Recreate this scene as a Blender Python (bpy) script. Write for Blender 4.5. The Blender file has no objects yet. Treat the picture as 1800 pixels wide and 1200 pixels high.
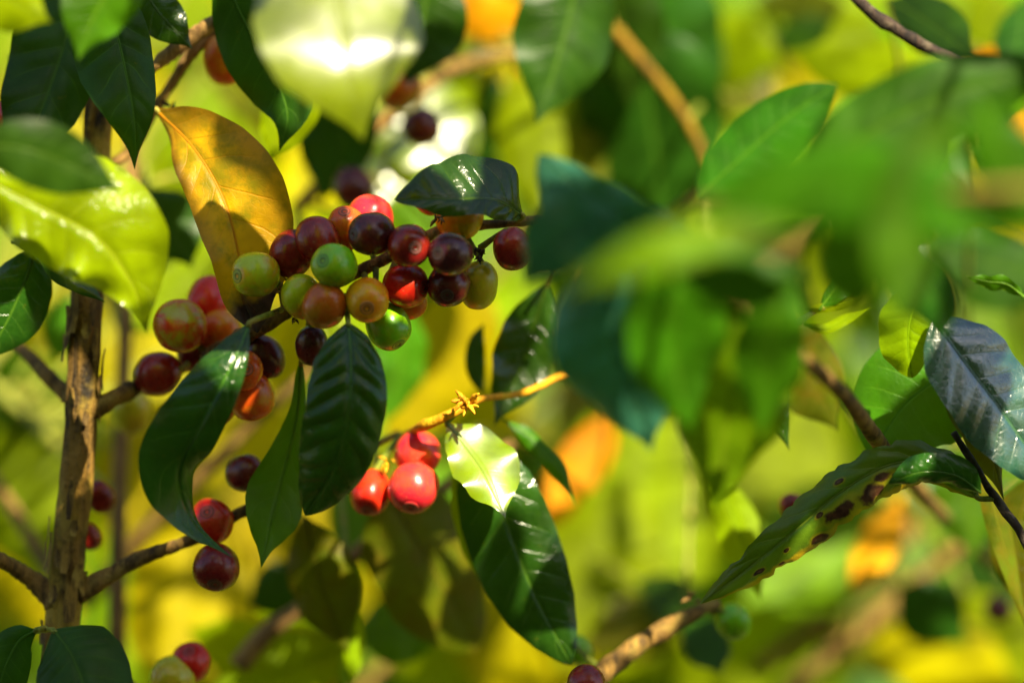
import bpy, math, random
import numpy as np
from mathutils import Vector, Matrix, noise

random.seed(7)
scene = bpy.context.scene
COL = scene.collection

# ------------------------------------------------------------------ camera, sky, sun, exposure
LENS, WIDTH = 100.0, 0.346                 # the sharp plane is 346 mm wide
DIST = LENS / 36.0 * WIDTH                 # camera to the sharp plane
HEIGHT = 1.25
cam_data = bpy.data.cameras.new('camera')
cam = bpy.data.objects.new('camera', cam_data); COL.objects.link(cam)
cam.location = (0, -DIST, HEIGHT); cam.rotation_euler = (math.radians(90), 0, 0)
cam_data.lens = LENS; cam_data.sensor_width = 36.0
cam_data.clip_start = 0.02; cam_data.clip_end = 500
cam_data.dof.use_dof = True; cam_data.dof.focus_distance = DIST
cam_data.dof.aperture_fstop = 2.5
scene.camera = cam

SUN = Vector((0.36, -0.68, 0.64)).normalized()      # towards the sun
world = bpy.data.worlds.new('World'); scene.world = world; world.use_nodes = True
wn = world.node_tree
sky = wn.nodes.new('ShaderNodeTexSky'); sky.sky_type = 'NISHITA'; sky.sun_disc = False
sky.sun_elevation = math.asin(SUN.z); sky.sun_rotation = math.atan2(SUN.x, SUN.y)
wn.nodes['Background'].inputs['Strength'].default_value = 0.068
wn.links.new(sky.outputs[0], wn.nodes['Background'].inputs['Color'])
sun_data = bpy.data.lights.new('sun', 'SUN'); sun_data.energy = 5.0; sun_data.angle = math.radians(0.53)
sun_data.color = (1.0, 0.88, 0.60)
sun = bpy.data.objects.new('sun', sun_data); COL.objects.link(sun)
sun.rotation_euler = SUN.to_track_quat('Z', 'Y').to_euler()
scene.view_settings.view_transform = 'Standard'; scene.view_settings.look = 'None'
scene.view_settings.exposure = 1.75; scene.view_settings.gamma = 1.0
scene.view_settings.use_curve_mapping = False
scene.cycles.use_denoising = True
scene.cycles.max_bounces = 8; scene.cycles.transmission_bounces = 6
scene.cycles.diffuse_bounces = 4; scene.cycles.glossy_bounces = 3
scene.cycles.sample_clamp_indirect = 6.0
scene.cycles.caustics_reflective = False; scene.cycles.caustics_refractive = False

# ------------------------------------------------------------------ geometry helpers
def at(px, py, d=0.0):
    """photo position (1800 x 1200) and depth behind the sharp plane (m) -> world point"""
    s = WIDTH / 1800.0 * (DIST + d) / DIST
    return Vector(((px - 900) * s, d, HEIGHT - (py - 600) * s))
def unit(d): return WIDTH / 1800.0 * (DIST + d) / DIST

def spline(pts, n):
    P = [Vector(p) for p in pts]
    P = [P[0] * 2 - P[1]] + P + [P[-1] * 2 - P[-2]]
    out = []
    for i in range(1, len(P) - 2):
        a, b, c, d = P[i - 1:i + 3]
        for k in range(12):
            t = k / 12
            out.append(0.5 * ((2 * b) + (c - a) * t + (2 * a - 5 * b + 4 * c - d) * t * t + (3 * b - a - 3 * c + d) * t ** 3))
    out.append(P[-2].copy())
    L = [0]
    for i in range(1, len(out)): L.append(L[-1] + (out[i] - out[i - 1]).length)
    res, j = [], 0
    for i in range(n + 1):
        s = L[-1] * i / n
        while j < len(L) - 2 and L[j + 1] < s: j += 1
        f = (s - L[j]) / max(1e-9, L[j + 1] - L[j])
        res.append(out[j].lerp(out[j + 1], min(1, max(0, f))))
    return res, L[-1]

def link(name, me, mat, parent=None, smooth=True):
    o = bpy.data.objects.new(name, me); COL.objects.link(o)
    if mat is not None and len(me.materials) == 0: me.materials.append(mat)
    if parent is not None: o.parent = parent
    if smooth: me.shade_smooth()
    return o

def mesh_from(name, verts, faces, uvs=None):
    me = bpy.data.meshes.new(name)
    me.from_pydata([tuple(v) for v in verts], [], faces)
    if uvs is not None:
        lay = me.uv_layers.new(name='UVMap')
        idx = np.empty(len(me.loops), dtype=np.int32); me.loops.foreach_get('vertex_index', idx)
        lay.data.foreach_set('uv', np.asarray(uvs, dtype=np.float32)[idx].ravel())
    return me

PROFILE = [(0, .03), (.04, .14), (.1, .40), (.2, .70), (.32, .91), (.45, 1.0), (.58, .96), (.7, .80), (.8, .54), (.87, .30), (.92, .15), (.96, .07), (1, .005)]
LATE = [(0, .05), (.08, .16), (.2, .26), (.35, .44), (.5, .78), (.62, .99), (.7, 1.0), (.78, .86), (.85, .56), (.9, .28), (.95, .12), (1, .005)]
OVATE = [(0, .03), (.06, .16), (.13, .36), (.22, .60), (.32, .82), (.43, .96), (.52, 1.0), (.63, .95), (.75, .80), (.87, .55), (.95, .30), (1, .02)]
BLUNT = [(0, .03), (.03, .25), (.08, .52), (.18, .83), (.32, .98), (.45, 1.0), (.6, .96), (.75, .80), (.87, .54), (.94, .32), (.98, .15), (1, .02)]
def prof(u, tab):
    for (a, x), (b, y) in zip(tab, tab[1:]):
        if u <= b:
            f = (u - a) / (b - a); return x + (y - x) * f
    return tab[-1][1]

VEINS = 9.0
def leaf_geometry(path, ha, hb, roll=0, cup=0.0, wave=0.0, quilt=0.012, nu=26, nv=6, seed=0, tab=PROFILE, rib=True, view=None, rolls=None, ragged=0.0):
    """verts, faces, uvs for one blade; path = world points base -> tip, ha/hb = half widths (m) on the two sides"""
    rnd = random.Random(seed)
    pts, L = spline(path, nu)
    ph1, ph2 = rnd.random() * 6.28, rnd.random() * 6.28
    f1, f2 = rnd.uniform(2.2, 3.6), rnd.uniform(2.2, 3.6)
    verts, uvs = [], []
    M = 2 * nv + 1
    for i, p in enumerate(pts):
        u = i / nu; uj = u + .045 * noise.noise(Vector((u * 6.5, seed * 1.7, 0)))
        t = (pts[min(nu, i + 1)] - pts[max(0, i - 1)]).normalized()
        v = view if view is not None else (cam.location - p).normalized()
        s = t.cross(v)
        if s.length < 1e-4: s = t.cross(Vector((0.3, -0.2, 1)))
        s.normalize(); n = s.cross(t).normalized()
        if n.dot(v) < 0: n = -n
        r = math.radians(roll if rolls is None else np.interp(u, [k / (len(rolls) - 1) for k in range(len(rolls))], rolls))
        s2 = s * math.cos(r) + n * math.sin(r); n2 = n * math.cos(r) - s * math.sin(r)
        w = prof(u, tab)
        for j in range(-nv, nv + 1):
            a = abs(j) / nv; side = 1 if j > 0 else -1
            h = (ha if j > 0 else hb)
            hm = max(ha, hb)
            x = a * h * w
            if ragged: x *= 1 - ragged * a * (max(0, noise.noise(Vector((u * 14, side * 3 + seed, 0)))) + .4 * max(0, noise.noise(Vector((u * 45, side * 7 + seed, 0)))))
            uv_u = uj + (.02 * noise.noise(Vector((u * 5, side * 9, seed))) if a else 0)
            ph = (uv_u * VEINS - a * 1.15) % 1.0
            q = quilt * hm * 2.2 * (1 - (2 * ph - 1) ** 2) * (a ** .6) * (1 - a ** 3) * min(1, w * 1.3)
            z = cup * h * w * a * a + q
            z += wave * hm * (a ** 2.2) * min(1, w * 2) * math.sin(6.283 * (f1 if side > 0 else f2) * u + (ph1 if side > 0 else ph2))
            z -= (0.035 * hm * w if j == 0 else 0)
            z += 0.02 * hm * noise.noise(p * 60 + Vector((seed, 0, a * side)))
            verts.append(p + s2 * (side * x) + n2 * z)
            uvs.append((uv_u, 0.5 + 0.5 * a * side))
    faces = []
    for i in range(nu):
        for j in range(M - 1):
            k = i * M + j
            faces.append((k, k + 1, k + M + 1, k + M))
    if rib:                                          # raised midrib, a thin half tube behind and in front of the blade
        base = len(verts); K = 5
        r0 = max(0.0006, 0.028 * max(ha, hb))
        for i, p in enumerate(pts):
            u = i / nu; rr = r0 * (1 - .85 * u)
            t = (pts[min(nu, i + 1)] - pts[max(0, i - 1)]).normalized()
            v = (cam.location - p).normalized() if view is None else view
            s = t.cross(v).normalized(); n = s.cross(t)
            c = verts[i * M + nv]
            for k in range(K):
                a = 6.283 * k / K
                verts.append(c + s * (math.cos(a) * rr) + n * (math.sin(a) * rr)); uvs.append((u, 0.5))
        for i in range(nu):
            for k in range(K):
                a, b = base + i * K + k, base + i * K + (k + 1) % K
                faces.append((a, b, b + K, a + K))
    return verts, faces, uvs

def tube_geometry(path, radii, n=24, k=10, rough=0.0, seed=0, knots=(), ridges=0.0):
    pts, L = spline(path, n)
    verts, uvs, faces = [], [], []
    ref = Vector((0.13, 0.95, 0.21))
    for i, p in enumerate(pts):
        u = i / n
        t = (pts[min(n, i + 1)] - pts[max(0, i - 1)]).normalized()
        s = t.cross(ref).normalized(); b = t.cross(s)
        r = np.interp(u, [j / (len(radii) - 1) for j in range(len(radii))], radii)
        for kn, amp, wid in knots: r *= 1 + amp * math.exp(-((u - kn) / wid) ** 2)
        for j in range(k):
            a = 6.28318 * j / k
            d = s * math.cos(a) + b * math.sin(a)
            rr = r * (1 + rough * noise.noise((p + d * r) * (0.35 / max(r, 1e-4)) + Vector((seed, seed, 0))))
            if ridges: rr *= 1 + ridges * noise.noise(Vector((math.cos(a) * 2.4, math.sin(a) * 2.4, u * 5 + seed))) + .5 * ridges * noise.noise(Vector((math.cos(a) * 6, math.sin(a) * 6, u * 22)))
            verts.append(p + d * rr); uvs.append((u * L * 100, j / k))
    for i in range(n):
        for j in range(k):
            a, b2 = i * k + j, i * k + (j + 1) % k
            faces.append((a, b2, b2 + k, a + k))
    faces.append(tuple(range(k - 1, -1, -1))); faces.append(tuple(n * k + j for j in range(k)))
    return verts, faces, uvs

# ------------------------------------------------------------------ materials
def nodes_of(name):
    m = bpy.data.materials.new(name); m.use_nodes = True
    nt = m.node_tree; nt.nodes.clear()
    return m, nt, nt.nodes.new('ShaderNodeOutputMaterial')
class NT:
    def __init__(s, nt): s.nt = nt
    def n(s, kind, **kw):
        o = s.nt.nodes.new('ShaderNode' + kind)
        for k, v in kw.items(): setattr(o, k, v)
        return o
    def l(s, a, b): s.nt.links.new(a, b)
    def math(s, op, a, b=None, c=None, clamp=False):
        o = s.n('Math', operation=op, use_clamp=clamp)
        for i, x in enumerate((a, b, c)):
            if x is None: continue
            if isinstance(x, (int, float)): o.inputs[i].default_value = x
            else: s.l(x, o.inputs[i])
        return o.outputs[0]
    def ramp(s, x, a, b, lo=0.0, hi=1.0):
        o = s.n('MapRange', interpolation_type='SMOOTHSTEP'); s.l(x, o.inputs[0])
        for i, v in enumerate((a, b, lo, hi)): o.inputs[i + 1].default_value = v
        return o.outputs[0]
    def mix(s, f, a, b, blend='MIX'):
        o = s.n('Mix', data_type='RGBA', blend_type=blend)
        for sock, x in ((o.inputs[0], f), (o.inputs[6], a), (o.inputs[7], b)):
            if isinstance(x, (int, float)): sock.default_value = x
            elif isinstance(x, tuple): sock.default_value = (*x, 1)
            else: s.l(x, sock)
        return o.outputs[2]
    def noise(s, vec, scale, detail=3, rough=.55, dist=0.0):
        o = s.n('TexNoise'); o.inputs['Scale'].default_value = scale; o.inputs['Detail'].default_value = detail
        o.inputs['Roughness'].default_value = rough; o.inputs['Distortion'].default_value = dist
        if vec is not None: s.l(vec, o.inputs['Vector'])
        return o.outputs['Fac']

def leaf_material(name, color, vein, trans, tfac=0.35, rough=0.32, mottle=None, mfac=0.0, spots=0.0, edge=None, burnt_tip=0.0, spec=0.5, patches=(), lower=None, bump_k=.45, ior=1.48, dust=0.0):
    m, nt, out = nodes_of(name); g = NT(nt)
    uv = g.n('UVMap'); uv.uv_map = 'UVMap'
    sep = g.n('SeparateXYZ'); g.l(uv.outputs[0], sep.inputs[0])
    u, v = sep.outputs[0], sep.outputs[1]
    a = g.math('ABSOLUTE', g.math('MULTIPLY', g.math('SUBTRACT', v, .5), 2.0))
    tc = g.n('TexCoord'); pos = tc.outputs['Object']
    info = g.n('ObjectInfo'); rnd = info.outputs['Random']
    shift = g.n('VectorMath', operation='ADD'); g.l(pos, shift.inputs[0])
    cx = g.n('CombineXYZ'); g.l(g.math('MULTIPLY', rnd, 7.0), cx.inputs[0]); g.l(cx.outputs[0], shift.inputs[1])
    P = shift.outputs[0]
    # veins
    mid = g.ramp(a, .015, .05, 1.0, 0.0)
    wob = g.math('MULTIPLY', g.math('SUBTRACT', g.noise(P, 120, 1), .5), .10)
    ph = g.math('FRACT', g.math('ADD', g.math('SUBTRACT', g.math('MULTIPLY', u, VEINS), g.math('MULTIPLY', a, 1.15)), wob))
    near = g.math('ABSOLUTE', g.math('SUBTRACT', ph, .5))
    lat = g.math('MULTIPLY', g.ramp(near, .455, .495, 0.0, .55), g.ramp(a, .55, .95, 1.0, 0.0))
    veins = g.math('MAXIMUM', mid, lat)
    fine = g.n('TexVoronoi', feature='DISTANCE_TO_EDGE'); fine.inputs['Scale'].default_value = 420
    g.l(P, fine.inputs['Vector'])
    fine_v = g.ramp(fine.outputs['Distance'], .0, .10, 1.0, 0.0)
    big = g.noise(P, 45, 3)
    dark = tuple(c * .62 for c in color); light = tuple(min(1, c * 1.35) for c in color)
    col = g.mix(g.ramp(big, .35, .68), dark, light)
    if mottle: col = g.mix(g.math('MULTIPLY', g.ramp(g.noise(P, 70, 5, .65), .42, .62), mfac), col, mottle)
    if edge: col = g.mix(g.ramp(a, .45, .95, 0, .85), col, edge)
    if lower:                                        # one half of the blade paler, yellow at its margin
        col = g.mix(g.ramp(v, .36, .5, 1, 0), col, lower[0]); col = g.mix(g.ramp(g.math('ADD', v, g.math('MULTIPLY', g.math('SUBTRACT', g.noise(P, 160, 3), .5), .16)), .06, .16, 1, 0), col, lower[1])
    col = g.mix(g.math('MULTIPLY', fine_v, .10), col, vein)
    col = g.mix(veins, col, vein)
    tcol = g.mix(g.math('MULTIPLY', veins, .5), trans, vein)
    if mottle: tcol = g.mix(g.math('MULTIPLY', g.ramp(g.noise(P, 70, 5, .65), .42, .62), mfac * .8), tcol, mottle)
    hsv = g.n('HueSaturation'); g.l(col, hsv.inputs['Color'])
    g.l(g.math('ADD', g.math('MULTIPLY', rnd, .5), .78), hsv.inputs['Value'])
    g.l(g.math('ADD', g.math('MULTIPLY', rnd, .03), .485), hsv.inputs['Hue'])
    col = hsv.outputs[0]
    # specks, blemishes, dust
    if dust: col = g.mix(g.math('MULTIPLY', g.ramp(g.noise(P, 34, 6, .75), .50, .80), dust), col, (.30, .28, .18))
    speck = g.ramp(g.noise(P, 520, 2), .70, .76)
    col = g.mix(g.math('MULTIPLY', speck, .35), col, (.16, .11, .01))
    if spots:
        sp = g.ramp(g.noise(P, 62, 3, .5, .6), 1 - spots - .015, 1 - spots + .015)
        core = g.mix(g.ramp(g.noise(P, 300, 3), .3, .7), (.035, .014, .008), (.10, .045, .018))
        col = g.mix(sp, col, core); tcol = g.mix(sp, tcol, (.03, .01, .003))
    for (su, sv, sr) in patches:
        du = g.math('MULTIPLY', g.math('SUBTRACT', u, su), 3.2); dv = g.math('SUBTRACT', v, sv)
        dd = g.math('SQRT', g.math('ADD', g.math('MULTIPLY', du, du), g.math('MULTIPLY', dv, dv)))
        dd = g.math('ADD', dd, g.math('MULTIPLY', g.math('SUBTRACT', g.noise(P, 130, 4), .5), sr * 2.4))
        sp = g.ramp(dd, sr * .72, sr * 1.1, 1, 0)
        core = g.mix(g.ramp(g.noise(P, 300, 3), .3, .7), (.03, .010, .008), (.11, .045, .018))
        core = g.mix(g.ramp(dd, sr * .1, sr * .5, .7, 0), core, (.20, .11, .05))
        col = g.mix(g.ramp(dd, sr * .9, sr * 1.7, .8, 0), col, (.34, .27, .01))
        col = g.mix(sp, col, core); tcol = g.mix(sp, tcol, (.03, .01, .003))
    if burnt_tip:
        bt = g.ramp(g.math('ADD', u, g.math('MULTIPLY', g.math('SUBTRACT', g.noise(P, 90, 3), .5), .22)), 1 - burnt_tip, 1 - burnt_tip + .08)
        core = g.mix(g.ramp(g.noise(P, 160, 4), .3, .7), (.02, .013, .012), (.13, .07, .045))
        col = g.mix(bt, col, core); tcol = g.mix(bt, tcol, (.03, .012, .006))
    b = g.n('BsdfPrincipled'); g.l(col, b.inputs['Base Color'])
    g.l(g.math('ADD', rough, g.math('MULTIPLY', g.math('SUBTRACT', g.noise(P, 150, 3), .5), .25)), b.inputs['Roughness'])
    b.inputs['IOR'].default_value = ior; b.inputs['Specular IOR Level'].default_value = spec
    hgt = g.math('ADD', g.math('MULTIPLY', veins, -.6), g.math('MULTIPLY', g.noise(P, 260, 3), .5))
    hgt = g.math('ADD', hgt, g.math('MULTIPLY', fine_v, -.10))
    bump = g.n('Bump'); bump.inputs['Strength'].default_value = bump_k; bump.inputs['Distance'].default_value = .0008
    g.l(hgt, bump.inputs['Height']); g.l(bump.outputs[0], b.inputs['Normal'])
    tr = g.n('BsdfTranslucent'); g.l(tcol, tr.inputs['Color'])
    ms = g.n('MixShader'); ms.inputs[0].default_value = tfac
    g.l(b.outputs[0], ms.inputs[1]); g.l(tr.outputs[0], ms.inputs[2]); g.l(ms.outputs[0], out.inputs[0])
    return m

M_DARK = leaf_material('mature_leaf', (.013, .050, .004), (.06, .14, .010), (.09, .22, .002), .22, .19, spec=.42, dust=.07)
M_GREEN = leaf_material('green_leaf', (.035, .11, .002), (.10, .22, .008), (.20, .40, .002), .34, .40, spec=.16)
M_LIME = leaf_material('young_leaf', (.155, .225, .0005), (.20, .30, .002), (.50, .58, .001), .45, .45, spec=.05)
M_WAXY = leaf_material('waxy_young_leaf', (.17, .25, .0005), (.20, .28, .001), (.50, .58, .001), .40, .31, spec=1.0, bump_k=.08, ior=1.75)
M_MATT = leaf_material('dull_mature_leaf', (.014, .046, .003), (.055, .13, .008), (.09, .22, .002), .22, .36, spec=.16, bump_k=.25)
M_MID = leaf_material('deep_green_leaf', (.020, .078, .002), (.06, .15, .006), (.12, .28, .001), .28, .40, spec=.12, bump_k=.2)
M_FRESH = leaf_material('fresh_green_leaf', (.085, .19, .001), (.16, .28, .006), (.30, .48, .001), .38, .42, spec=.10)
M_TEAL = leaf_material('sky_tinted_leaf', (.032, .140, .088), (.06, .20, .10), (.10, .32, .05), .28, .36, spec=.25)  # teal base colour stands in for sky reflected by the blades
M_GLINT = leaf_material('glossy_young_leaf', (.18, .24, .001), (.27, .32, .006), (.50, .58, .001), .42, .20, spec=.35)
M_SKY = leaf_material('shining_leaf', (.012, .060, .040), (.04, .12, .05), (.06, .20, .02), .18, .26, spec=1.0, ior=1.8, dust=.10)  # part of the sky's blue sheen is put into the base colour
M_YEL = leaf_material('yellow_green_leaf', (.32, .27, .001), (.36, .31, .006), (.64, .52, .001), .45, .45, spec=.05)
M_OLIVE = leaf_material('olive_leaf', (.06, .085, .002), (.14, .14, .008), (.24, .25, .001), .32, .40, mottle=(.13, .08, .003), mfac=.5, spec=.12)
M_ORANGE = leaf_material('senescent_leaf', (.66, .28, .0005), (.66, .32, .001), (.80, .38, .001), .40, .5, mottle=(.36, .12, .002), mfac=.4, spec=.08)
M_OLD = leaf_material('yellowing_leaf', (.64, .40, .003), (.64, .32, .005), (.90, .50, .002), .40, .45, mottle=(.20, .21, .003), mfac=.8, burnt_tip=.15, spec=.25, edge=(.30, .17, .006))
M_SICK = leaf_material('spotted_leaf', (.028, .072, .004), (.15, .20, .01), (.22, .34, .002), .30, .36, mottle=(.14, .13, .004), mfac=.3, lower=((.09, .15, .006), (.50, .29, .006)), patches=((.40, .20, .16), (.34, .36, .09), (.52, .20, .17), (.82, .25, .06), (.30, .3, .07), (.62, .1, .07), (.70, .3, .04), (.46, .7, .05), (.2, .25, .06), (.58, .42, .035), (.75, .08, .05)))
MATS = {'d': M_MATT, 'g': M_GREEN, 'l': M_LIME, 'y': M_YEL, 'o': M_OLIVE, 'r': M_ORANGE, 'f': M_FRESH, 'w': M_WAXY, 't': M_TEAL}

def bark_material(name, c1, c2, c3, scale=1.0, rough=.8, bump_d=.0012):
    m, nt, out = nodes_of(name); g = NT(nt)
    uv = g.n('UVMap'); uv.uv_map = 'UVMap'
    tc = g.n('TexCoord'); pos = tc.outputs['Object']
    mp = g.n('Mapping'); mp.inputs['Scale'].default_value = (1, 1, .22); g.l(pos, mp.inputs[0])
    n1 = g.noise(mp.outputs[0], 260 * scale, 5, .65, .4)
    n2 = g.noise(pos, 90 * scale, 4, .6)
    n3 = g.noise(pos, 900 * scale, 2)
    col = g.mix(g.ramp(n1, .36, .62), c1, c2)
    col = g.mix(g.math('MULTIPLY', g.ramp(n2, .50, .66), .75), col, c3)
    col = g.mix(g.math('MULTIPLY', g.ramp(n3, .55, .7), .4), col, tuple(x * .4 for x in c1))
    b = g.n('BsdfPrincipled'); g.l(col, b.inputs['Base Color']); b.inputs['Roughness'].default_value = rough
    b.inputs['Specular IOR Level'].default_value = .3
    bump = g.n('Bump'); bump.inputs['Strength'].default_value = .9; bump.inputs['Distance'].default_value = bump_d
    g.l(g.math('ADD', n1, g.math('MULTIPLY', n3, .3)), bump.inputs['Height']); g.l(bump.outputs[0], b.inputs['Normal'])
    g.l(b.outputs[0], out.inputs[0])
    return m
B_TRUNK = bark_material('ribbed_bark', (.012, .008, .004), (.26, .14, .020), (.40, .27, .03), .45, bump_d=.004)
B_TWIG = bark_material('brown_twig', (.07, .040, .012), (.27, .150, .030), (.34, .23, .045), 1.0, bump_d=.002)
B_FLAKE = bark_material('bark_flake', (.06, .034, .010), (.30, .18, .03), (.42, .29, .05), 1.2)
B_TAN = bark_material('tan_twig', (.16, .085, .025), (.34, .20, .06), (.42, .24, .05), 1.2)
B_DARK = bark_material('dark_twig', (.012, .008, .007), (.05, .03, .02), (.12, .09, .06), 1.6)
B_OCHRE = bark_material('ochre_stem', (.07, .038, .001), (.22, .115, .001), (.24, .15, .001), 1.2)
B_GREEN = bark_material('green_stem', (.12, .16, .012), (.26, .28, .03), (.34, .26, .04), 1.5, .5)
B_ORANGE = bark_material('orange_stem', (.50, .20, .003), (.78, .35, .004), (.70, .42, .006), 1.3, .7)

def cherry_material(name, c1, c2, f=.5, lo=0.0, speck=.25, sss=.12):
    """c1 at the navel end and overall, c2 as blush or unripe patch"""
    m, nt, out = nodes_of(name); g = NT(nt)
    tc = g.n('TexCoord'); pos = tc.outputs['Object']
    sep = g.n('SeparateXYZ'); g.l(pos, sep.inputs[0])
    info = g.n('ObjectInfo')
    sh = g.n('VectorMath', operation='ADD'); g.l(pos, sh.inputs[0])
    cx = g.n('CombineXYZ'); g.l(g.math('MULTIPLY', info.outputs['Random'], 9.0), cx.inputs[1]); g.l(cx.outputs[0], sh.inputs[1])
    P = sh.outputs[0]
    zn = g.math('MULTIPLY', sep.outputs[2], 1 / .0075)
    k = g.math('ADD', g.math('ADD', g.math('MULTIPLY', zn, lo), g.noise(P, 95, 4, .6, .5)), f - .5)
    col = g.mix(g.ramp(k, .38, .66), c2, c1)
    sp = g.ramp(g.noise(P, 900, 2, .5), .66, .72)
    col = g.mix(g.math('MULTIPLY', sp, speck), col, (.42, .27, .10))
    bl = g.ramp(g.noise(P, 210, 4, .7), .66, .74)
    col = g.mix(g.math('MULTIPLY', bl, speck * 1.2), col, (.11, .055, .015))
    b = g.n('BsdfPrincipled'); g.l(col, b.inputs['Base Color'])
    g.l(g.math('ADD', .15, g.math('MULTIPLY', g.noise(P, 300, 5, .7), .26)), b.inputs['Roughness'])
    b.inputs['Subsurface Weight'].default_value = sss
    b.inputs['Subsurface Radius'].default_value = (1.0, .45, .12); b.inputs['Subsurface Scale'].default_value = .003
    b.inputs['IOR'].default_value = 1.45
    b.inputs['Coat Weight'].default_value = .12; b.inputs['Coat Roughness'].default_value = .10
    bump = g.n('Bump'); bump.inputs['Strength'].default_value = .12; bump.inputs['Distance'].default_value = .0004
    g.l(g.noise(P, 700, 3), bump.inputs['Height']); g.l(bump.outputs[0], b.inputs['Normal'])
    g.l(b.outputs[0], out.inputs[0])
    return m

def navel_material(name, c):
    m, nt, out = nodes_of(name); g = NT(nt)
    uv = g.n('UVMap'); uv.uv_map = 'UVMap'
    sep = g.n('SeparateXYZ'); g.l(uv.outputs[0], sep.inputs[0])
    r = sep.outputs[0]
    tc = g.n('TexCoord'); nz = g.noise(tc.outputs['Object'], 700, 3)
    r2 = g.math('ADD', r, g.math('MULTIPLY', g.math('SUBTRACT', nz, .5), .2))
    brown = tuple(.30 * x + .70 * y for x, y in zip(c, (.05, .034, .014)))
    col = g.mix(g.ramp(r2, .12, .3), (.02, .012, .008), brown)
    col = g.mix(g.ramp(r2, .42, .55), col, tuple(min(1, .7 * x + .05) for x in c))
    col = g.mix(g.ramp(r2, .68, .8), col, brown)
    col = g.mix(g.ramp(r2, .9, .99), col, c)
    b = g.n('BsdfPrincipled'); g.l(col, b.inputs['Base Color']); b.inputs['Roughness'].default_value = .45
    g.l(b.outputs[0], out.inputs[0])
    return m

# cherry skins: (main, second)
C = {
 'green':  ((.17, .50, .004), (.32, .46, .006)),
 'ygreen': ((.40, .48, .006), (.62, .26, .008)),
 'orange': ((.80, .25, .006), (.70, .46, .008)),
 'rorange':((.66, .085, .006), (.60, .25, .008)),
 'red':    ((.62, .015, .008), (.52, .035, .006)),
 'pink':   ((.68, .018, .036), (.62, .05, .022)),
 'dred':   ((.17, .008, .007), (.32, .022, .006)),
 'maroon': ((.060, .007, .010), (.16, .018, .008)),
 'brownr': ((.50, .105, .006), (.36, .19, .006)),
 'olive':  ((.58, .40, .012), (.48, .46, .008)),
 'patch':  ((.52, .035, .006), (.36, .34, .010)),
}
CM = {}
def cherry_mats(kind):
    if kind not in CM:
        c1, c2 = C[kind]
        f = {'patch': .74, 'orange': .55, 'ygreen': .56, 'rorange': .58}.get(kind, .54)
        lo = {'rorange': .10, 'brownr': -.1, 'dred': .05, 'patch': -.22}.get(kind, 0)
        CM[kind] = (cherry_material('cherry_skin_' + kind, c1, c2, f, lo), navel_material('navel_' + kind, c1))
    return CM[kind]

# ------------------------------------------------------------------ plants: one top-level object each
def plant(name, label, loc, group=None):
    o = bpy.data.objects.new(name, None); COL.objects.link(o)
    o.location = loc; o['label'] = label; o['category'] = 'coffee plant'
    if group: o['group'] = group
    o.empty_display_size = .05
    return o

def put(name, geo, mat, parent, label=None):
    """one mesh object, its origin at its first point, under its plant"""
    verts, faces, uvs = geo
    org = Vector(verts[0])
    me = mesh_from(name, [Vector(v) - org for v in verts], faces, uvs)
    o = link(name, me, mat, parent)
    base = Vector((0, 0, 0)); q = parent
    while q is not None: base += q.location; q = q.parent
    o.location = org - base
    if label: o['label'] = label
    return o

_seed = [100]
HALF = (SUN + Vector((0, -1, 0))).normalized()      # a blade facing this way mirrors the sun to the viewer
SKYWARD = Vector((-.12, -.76, .64)).normalized()   # a blade facing this way mirrors the high sky
def leaf(parent, pts, ha, hb, mat, roll=0, cup=-.15, wave=.10, quilt=.03, label=None, pet=None, hero=False, tab=PROFILE, rolls=None, petmat=None, ragged=0.0, name='leaf', face=None):
    """pts = [(px, py, depth)] from base to tip, half widths in photo pixels"""
    _seed[0] += 1
    P = [at(*p) for p in pts]
    k = unit(sum(p[2] for p in pts) / len(pts))
    nu, nv = (64, 12) if hero else (30, 6)
    geo = leaf_geometry(P, ha * k, hb * k, roll, cup, wave, quilt, nu, nv, _seed[0], tab, True, face, rolls, ragged)
    o = put(name, geo, mat if not isinstance(mat, str) else MATS[mat], parent, label)
    if pet:
        Q = [at(*p) for p in pet] + [P[0], P[0].lerp(P[1], .12)]
        put('petiole', tube_geometry(Q, [.0011, .0009], 10, 7), petmat or B_GREEN, o)
    return o

def branch(parent, pts, radii, mat, label=None, n=40, k=12, rough=.12, knots=(), name='branch', ridges=0.0):
    """pts in photo pixels and depth, radii in photo pixels"""
    _seed[0] += 1
    d = sum(p[2] for p in pts) / len(pts)
    return put(name, tube_geometry([at(*p) for p in pts], [r * unit(d) for r in radii], n, k, rough, _seed[0], knots, ridges), mat, parent, label)

def lathe(profile, seg, seed=None, amp=0.0):
    verts, uvs, faces = [], [], []
    for i, (r, z) in enumerate(profile):
        for j in range(seg):
            a = 6.28318 * j / seg
            v = Vector((r * math.cos(a), r * math.sin(a), z))
            if seed is not None: v *= 1 + amp * noise.noise(v * 1.1 + Vector((seed, 0, 0)))
            verts.append(v); uvs.append((i / (len(profile) - 1), j / seg))
    for i in range(len(profile) - 1):
        for j in range(seg):
            a, b = i * seg + j, i * seg + (j + 1) % seg
            faces.append((a, b, b + seg, a + seg))
    return verts, faces, uvs

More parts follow.
